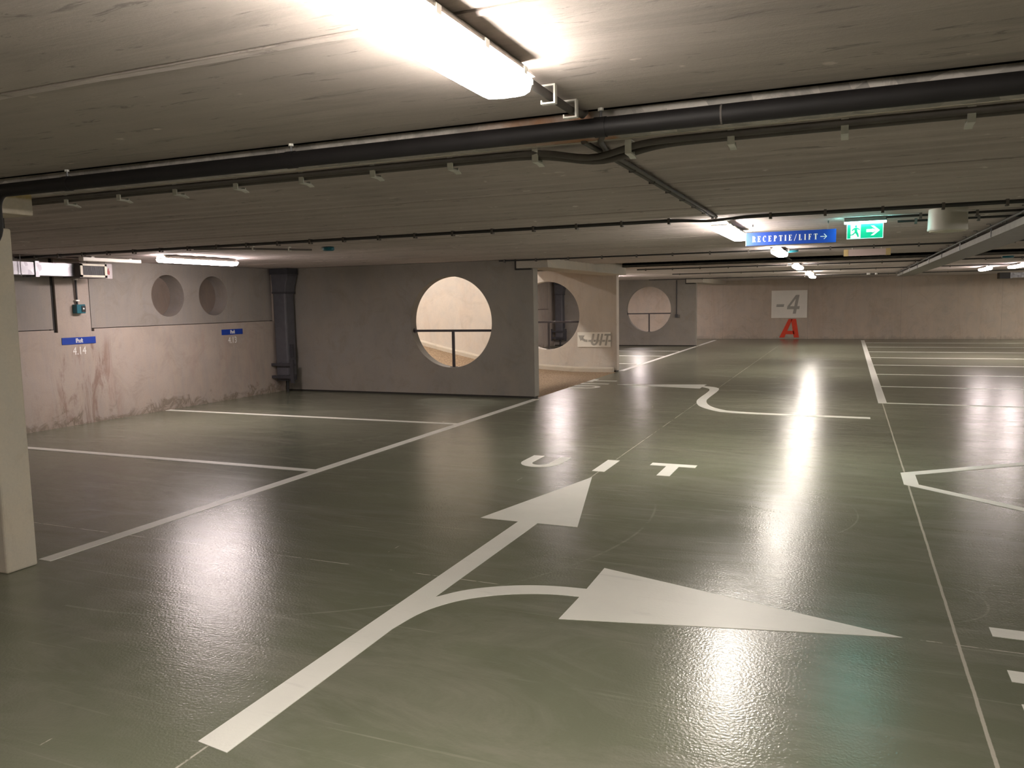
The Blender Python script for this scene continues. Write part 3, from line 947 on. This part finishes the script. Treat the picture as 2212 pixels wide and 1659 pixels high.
t = thing('hanging_sign', 'blue hanging sign RECEPTIE/LIFT with a white arrow to the right', 'sign', (-.52, 8.0, 2.10))
MB().box(-.40, .40, -.008, .012, 0, .122).build('sign_panel', M['blue'], t)
MB().box(-.404, -.40, -.008, .012, 0, .122).build('edge_strip', M['ink'], t)
u = -.345
for ch in 'RECEPTIE/LIFT':
    mb = MB()
    h_ = .054
    adv = serif(mb, ch, u, .033, h_, -.0105, -.0075)
    mb.build('letter', M['ink'], t)
    u += adv + .0133
mb = MB().prism([(u + .008, .055), (u + .058, .055), (u + .058, .0605), (u + .008, .0605)], 'xz', -.0105, -.0075)
mb.prism([(u + .036, .034), (u + .043, .034), (u + .066, .0578), (u + .058, .0578)], 'xz', -.0105, -.0075)
mb.prism([(u + .036, .082), (u + .043, .082), (u + .066, .0578), (u + .058, .0578)], 'xz', -.0105, -.0075)
mb.build('arrow', M['ink'], t)
for x_ in (-.34, .33):
    MB().tube([(x_, 0, .122), (x_, 0, .2)], .0016, 6).build('hanging_wire', M['conduit'], t)
    MB().tube([(x_, 0, .178), (x_, 0, .2)], .006, 8).build('ceiling_hook', M['black'], t)

t = thing('exit_sign', 'lit green emergency exit sign with running figure and right arrow', 'sign', (.12, 7.9, 2.115))
MB().box(-.175, .175, -.05, .045, .150, .185).build('housing', M['conduit'], t, bevel=.006)
MB().box(-.172, .172, -.046, .04, .138, .150).build('light_bar', M['exit_bar'], t)
MB().box(-.150, .150, -.004, .006, .0, .138).build('panel', M['exit_green'], t)
mb = MB()
a_, b_ = -.0065, -.0035
mb.box(-.150, .150, a_, b_, .0, .004).box(-.150, .150, a_, b_, .130, .138).box(-.150, -.146, a_, b_, 0, .138).box(.146, .150, a_, b_, 0, .138)
mb.build('border', M['exit_white'], t)
mb = MB()
mb.prism([(-.118, .006), (-.035, .006), (-.035, .128), (-.118, .128)], 'xz', a_, b_)
mb.build('doorway', M['exit_white'], t)
mb = MB()
a2, b2 = -.0085, -.0062
mb.prism([(x_ - .074, z_ + .112) for x_, z_ in arc(0, 0, .0095, 0, 360, 16)[:-1]], 'xz', a2, b2)
for p in ([(-.088, .098), (-.066, .102), (-.062, .066), (-.084, .060)], [(-.084, .062), (-.064, .066), (-.052, .044), (-.070, .038)], [(-.068, .040), (-.053, .045), (-.048, .018), (-.060, .016)],
          [(-.084, .062), (-.070, .060), (-.098, .034), (-.104, .042)], [(-.104, .042), (-.098, .034), (-.126, .030), (-.126, .038)], [(-.066, .100), (-.064, .088), (-.044, .078), (-.040, .086)], [(-.090, .098), (-.082, .088), (-.104, .070), (-.110, .078)]):
    mb.prism(p, 'xz', a2, b2)
mb.build('running_figure', M['exit_green'], t)
mb = MB()
mb.prism([(.012, .056), (.060, .056), (.060, .082), (.012, .082)], 'xz', a_, b_)
mb.prism([(.048, .112), (.072, .112), (.122, .069), (.098, .069)], 'xz', a_, b_)
mb.prism([(.048, .026), (.072, .026), (.122, .069), (.098, .069)], 'xz', a_ , b_)
mb.prism([(.06, .05), (.1, .069), (.06, .088)], 'xz', a_, b_)
mb.build('arrow', M['exit_white'], t)

t = thing('hanging_light_box', 'unlit pale hanging box with yellow ends behind the green exit sign', 'sign box', (.22, 12.3, 2.165))
MB().box(-.24, .24, -.03, .03, 0, .092).build('face', M['pinkish'], t)
MB().box(-.30, -.24, -.032, .032, -.001, .093).build('end_block', M['wood'], t)
MB().box(.24, .30, -.032, .032, -.001, .093).build('end_block', M['wood'], t)
for x_ in (-.19, .18):
    MB().tube([(x_, 0, .09), (x_, 0, .135)], .005, 6).build('hanging_wire', M['clip'], t)

# ------------------------------------------------------------------ wall signs
def slant(polys, k=.22):
    return [[(x_ + k * y_, y_) for x_, y_ in p] for p in polys]
def place(mb, polys, x0, z0, sx, sz, a, b):
    for p in polys:
        mb.prism([(x0 + u_ * sx, z0 + v_ * sz) for u_, v_ in p], 'xz', a, b)
t = thing('level_sign', 'white square board with grey numeral -4 on the far wall', 'sign', (-2.12, 32.7, .815))
MB().box(-.655, .655, -.02, 0, 0, 1.06).build('board', M['board'], t)
four = [[(.54, 0), (.78, 0), (.78, 1), (.54, 1)], [(0, .24), (.54, .24), (.54, .40), (0, .40)], [(.78, .24), (.98, .24), (.98, .40), (.78, .40)], [(0, .40), (.20, .40), (.54, .80), (.54, 1.0), (.50, 1.0)]]
mb = MB()
place(mb, slant(four, .27), -.11, .16, .46, .72, -.026, -.02)
mb.build('numeral', M['grey_ink'], t)
mb = MB()
place(mb, slant([[(0, .30), (.56, .30), (.56, .44), (0, .44)]], .27), -.52, .20, .5, .75, -.026, -.02)
mb.build('minus_mark', M['grey_ink'], t)
mb = MB()
A_ = [[(0, 0), (.26, 0), (.66, 1), (.46, 1)], [(.74, 0), (1.0, 0), (.84, 1), (.58, 1)], [(.332, .18), (.766, .18), (.726, .36), (.404, .36)]]
place(mb, A_, -2.47, .05, .73, .72, 32.690, 32.698)
tag(mb.build('painted_letter', M['red']), 'large red letter A painted on the far wall under the level board', 'lettering')

t = thing('direction_sign', 'white board with grey UIT and a curved arrow on the ramp partition', 'sign', (-5.31, 17.35, .56))
MB().box(-.39, .39, -.015, 0, 0, .335).build('board', M['board'], t)
gm = M['grey_ink']
def sp(u_, v_):
    return (-.085 + u_ * .43 + .22 * v_ * .25, .035 + v_ * .265)
def quad(u0, u1, v0, v1):
    return [sp(u0, v0), sp(u1, v0), sp(u1, v1), sp(u0, v1)]
mb = MB()
n = 10
for i in range(n):
    o0, o1 = PI * i / n, PI * (i + 1) / n
    P_ = lambda rr, rv, q: sp(.19 - rr * math.cos(q), .33 - rv * math.sin(q))
    mb.prism([P_(.19, .33, o0), P_(.19, .33, o1), P_(.09, .18, o1), P_(.09, .18, o0)], 'xz', -.02, -.015)
mb.prism(quad(0, .10, .33, 1), 'xz', -.02, -.015)
mb.prism(quad(.28, .38, .33, 1), 'xz', -.02, -.015)
mb.build('letter', gm, t)
MB().prism(quad(.48, .58, 0, 1), 'xz', -.02, -.015).build('letter', gm, t)
MB().prism(quad(.66, 1.02, .84, 1), 'xz', -.02, -.015).prism(quad(.79, .89, 0, .86), 'xz', -.02, -.015).build('letter', gm, t)
mb = MB()
for u0, u1 in ((-.02, -.16), (.14, .25), (.41, .45), (.61, .76), (.93, 1.10)):
    mb.prism([sp(u0, .32), sp(u1, .32), sp(u1, .48), sp(u0, .48)], 'xz', -.0202, -.015)
cv = [(-.155, .140), (-.20, .143), (-.24, .158), (-.275, .185), (-.30, .215)]
for (xa, za), (xb, zb) in zip(cv, cv[1:]):
    dx, dz = xb - xa, zb - za
    L__ = math.hypot(dx, dz)
    nx, nz = -dz / L__ * .026, dx / L__ * .026
    mb.prism([(xa + nx, za + nz), (xb + nx * 1.0, zb + nz), (xb - nx, zb - nz), (xa - nx, za - nz)], 'xz', -.0204, -.015)
mb.prism([(-.365, .265), (-.225, .262), (-.315, .135)], 'xz', -.0206, -.015)
mb.build('arrow', gm, t)

def bay_sign(label, y_, word, num, wd):
    t = thing('bay_sign', label, 'sign', (XW, y_, 1.13), 'blue bay name plates')
    MB().box(0, .008, -wd / 2, wd / 2, 0, .095).build('plate', M['navy'], t)
    curve_text('lettering', word, .085, 'yz', (.010, 0, .020), .001, M['ink'], t, .58, 0, .002)
    return t
bay_sign('larger looking blue plate above the painted number 4.14 on the left wall', 7.87, 'IPsoft', '4.14', .53)
bay_sign('blue plate above the painted number 4.13, near the downpipe', 10.88, 'IPsoft', '4.13', .51)
tag(curve_text('painted_number', '4.14', .155, 'yz', (XW + .002, 7.87, .985), .001, M['ink'], None, .80), 'white painted number under the blue plate nearest the column', 'lettering')
tag(curve_text('painted_number', '4.13', .155, 'yz', (XW + .002, 10.88, .985), .001, M['ink'], None, .80), 'white painted number under the blue plate close to the downpipe', 'lettering')

# ------------------------------------------------------------------ handrails in the round openings
def rail(label, loc, rad=.785, drop=.15, px=.0):
    t = thing('handrail', label, 'handrail', loc, 'handrails in the round openings')
    zr = -drop
    hx_ = math.sqrt(rad ** 2 - drop ** 2) - .004
    MB().box(-hx_, hx_, -.02, .02, zr - .02, zr + .02).build('rail', M['rail'], t)
    zb_ = -math.sqrt(rad ** 2 - px ** 2)
    MB().box(px - .02, px + .02, -.02, .02, zb_ + .002, zr - .02).build('post', M['rail'], t)
    for s_ in (-1, 1):
        mb = MB().tube([(s_ * (hx_ - .008), 0, zr), (s_ * (hx_ + .002), 0, zr)], .045, 16)
        mb.build('flange', M['rail'], t, smooth=True)
    MB().box(px - .05, px + .05, -.045, .045, zb_ - .0, zb_ + .01).build('foot_plate', M['rail'], t)
rail('dark steel rail and post inside the nearest round opening', (-6.33, 12.35, 1.28))
rail('steel rail and post in the half hidden opening beside the direction sign', (-6.44, 17.45, 1.28))
rail('dark rail and post in the farthest round opening', (-6.42, 27.55, 1.28))

# ------------------------------------------------------------------ drain downpipes in the wall corners
def downpipe(label, loc):
    t = thing('downpipe', label, 'downpipe', loc, 'guarded downpipes in the wall corners')
    MB().loft([[(x_ * w2, y_ * .13, z_) for x_, y_ in ((-1, -1), (1, -1), (1, 1), (-1, 1))] for w2, z_ in ((.140, .30), (.140, 1.86))]).build('pipe_cover', M['drain'], t, bevel=.03)
    MB().loft([[(cx_ + x_ * w2, y_ * .14, z_) for x_, y_ in ((-1, -1), (1, -1), (1, 1), (-1, 1))] for cx_, w2, z_ in ((0, .148, 1.86), (.01, .155, 1.98), (.03, .19, 2.16), (.03, .19, 2.20))]).build('hopper', M['drain'], t, bevel=.01)
    MB().box(-.17, .23, -.16, .15, 2.19, 2.295).build('hopper_lid', M['drain_dark'], t)
    MB().box(-.15, .16, -.145, .14, 1.84, 1.87).build('band', M['drain_dark'], t)
    for x_ in (-.27, .27):
        MB().box(x_ - .035, x_ + .035, -.20, -.16, .19, .62).build('guard_post', M['drain_dark'], t)
    for z_ in (.27, .50):
        MB().box(-.30, .30, -.19, -.12, z_, z_ + .05).build('guard_bar', M['drain_dark'], t)
    MB().box(-.13, .13, -.12, .12, .22, .34).build('pipe_foot', M['drain_dark'], t)
    MB().tube([(0, 0, .23), (0, 0, .0)], .028, 12).build('outlet', M['black'], t, smooth=True)
    MB().box(.14, .20, -.06, -.02, .66, .9).build('bracket', M['drain_dark'], t)
    return t
dp = downpipe('dark grey downpipe with hopper in the corner beside the near partition', (-9.70, 12.05, 0))
dup(dp, (-9.62, 27.25, 0), 'grey downpipe seen through the opening next to the direction sign')

# ------------------------------------------------------------------ air duct, grille and boxes on the left wall
t = thing('air_duct', 'galvanised rectangular air duct with grille high on the left wall', 'duct', (-9.5, 7.0, 2.04))
MB().box(-.22, 0, -3.2, .02, .015, .175).build('duct_section', M['galv'], t)
MB().box(-.22, 0, .06, .56, .010, .175).build('duct_section', M['galv'], t)
MB().box(-.235, .014, .0, .055, -.01, .19).build('flange', M['galv'], t)
MB().box(-.22, .10, .56, .985, -.01, .185).build('grille_box', M['conduit'], t)
mb = MB()
gx = .10
mb.box(gx, gx + .012, .565, .975, .0, .026).box(gx, gx + .012, .565, .975, .150, .176).box(gx, gx + .012, .565, .600, .0, .176).box(gx, gx + .012, .94, .975, 0, .176)
fr_ = mb.build('grille_frame', M['cream'], t)
MB().box(gx - .001, gx + .002, .60, .94, .026, .15).build('grille_back', M['black'], fr_)
for k in range(18):
    y = .61 + k * .0188
    MB().box(gx + .001, gx + .008, y, y + .004, .026, .15).build('slat', M['conduit'], fr_)
MB().box(-.22, .0, .985, 1.02, .0, .17).build('end_flange', M['galv'], t)
for y in (-.6, -.2):
    MB().tube([(.02, y, -.005), (.02, y, .26)], .005, 6).build('hanger_rod', M['galv'], t)

t = thing('fire_damper_plate', 'grey plate with a red mark at the end of the air duct', 'plate', (-9.5, 8.09, 2.04))
MB().box(-.004, .004, -.055, .06, -.01, .19).build('plate', M['clear'], t)
MB().prism([(-.022, .05), (.012, .04), (.02, .085), (.008, .10), (.006, .14), (-.01, .12), (-.02, .09)], 'yz', .004, .006).build('red_mark', M['dull_red'], t)
for y in (-.0, .1):
    pass
MB().tube([(0, -.05, .17), (0, -.05, .262)], .004, 6).build('hanger_rod', M['galv'], t)

t = thing('ceiling_batten', 'unlit slim white batten on the ceiling behind the air duct', 'batten', (-9.25, 8.02, H))
MB().box(-.045, .045, -.55, .38, -.06, -.01).build('body', M['white'], t, bevel=.008)
MB().box(-.02, .02, -.40, -.36, -.012, 0).box(-.02, .02, .2, .24, -.012, 0).build('mount', M['clip'], t)

t = thing('wall_switch', 'blue switch box hanging from a dark conduit on the pilaster', 'switch box', (XW - .01, 7.89, 1.555))
MB().box(0, .09, -.075, .06, 0, .125).build('box', M['teal'], t, bevel=.006)
MB().box(.09, .098, -.005, .055, .02, .105).build('face_plate', M['black'], t)
MB().tube([(.098, .022, .065), (.102, .022, .065)], .012, 12).build('button', M['ink'], t)
MB().tube([(.03, -.02, .125), (.03, -.02, .50)], .014, 10).build('conduit', M['conduit_dark'], t, smooth=True)
for z_ in (.17, .46):
    MB().box(.012, .05, -.045, .005, z_, z_ + .018).build('clip', M['clip'], t)

t = thing('wall_socket', 'small dark box at the foot of a conduit on the far partition', 'socket', (-5.44, 27.45, .99))
MB().box(-.045, .045, -.05, 0, 0, .11).build('box', M['black'], t)
MB().box(.045, .11, -.04, 0, -.01, .09).build('cover', M['conduit'], t)
MB().tube([(-.0, -.02, .11), (-.0, -.02, 1.27)], .016, 10).build('conduit', M['conduit_dark'], t, smooth=True)
for z_ in (.4, .8, 1.1):
    MB().box(-.025, .025, -.04, 0, z_, z_ + .02).build('clip', M['conduit'], t)

# duct at the far right
t = thing('air_duct', 'galvanised air duct near the ceiling at the far right edge', 'duct', (5.35, 31.2, 2.125))
MB().box(-.40, 3.0, -.25, .25, .0, .17).build('duct_section', M['galv'], t)
MB().box(-.72, -.40, -.27, .27, -.02, .19).build('duct_end', M['conduit_dark'], t)
MB().box(-.42, -.36, -.28, .28, -.02, .19).build('flange', M['galv'], t)
for x_ in (-.1, 1.4):
    MB().tube([(x_, -.26, 0), (x_, -.26, .20)], .008, 6).build('hanger_rod', M['galv'], t)
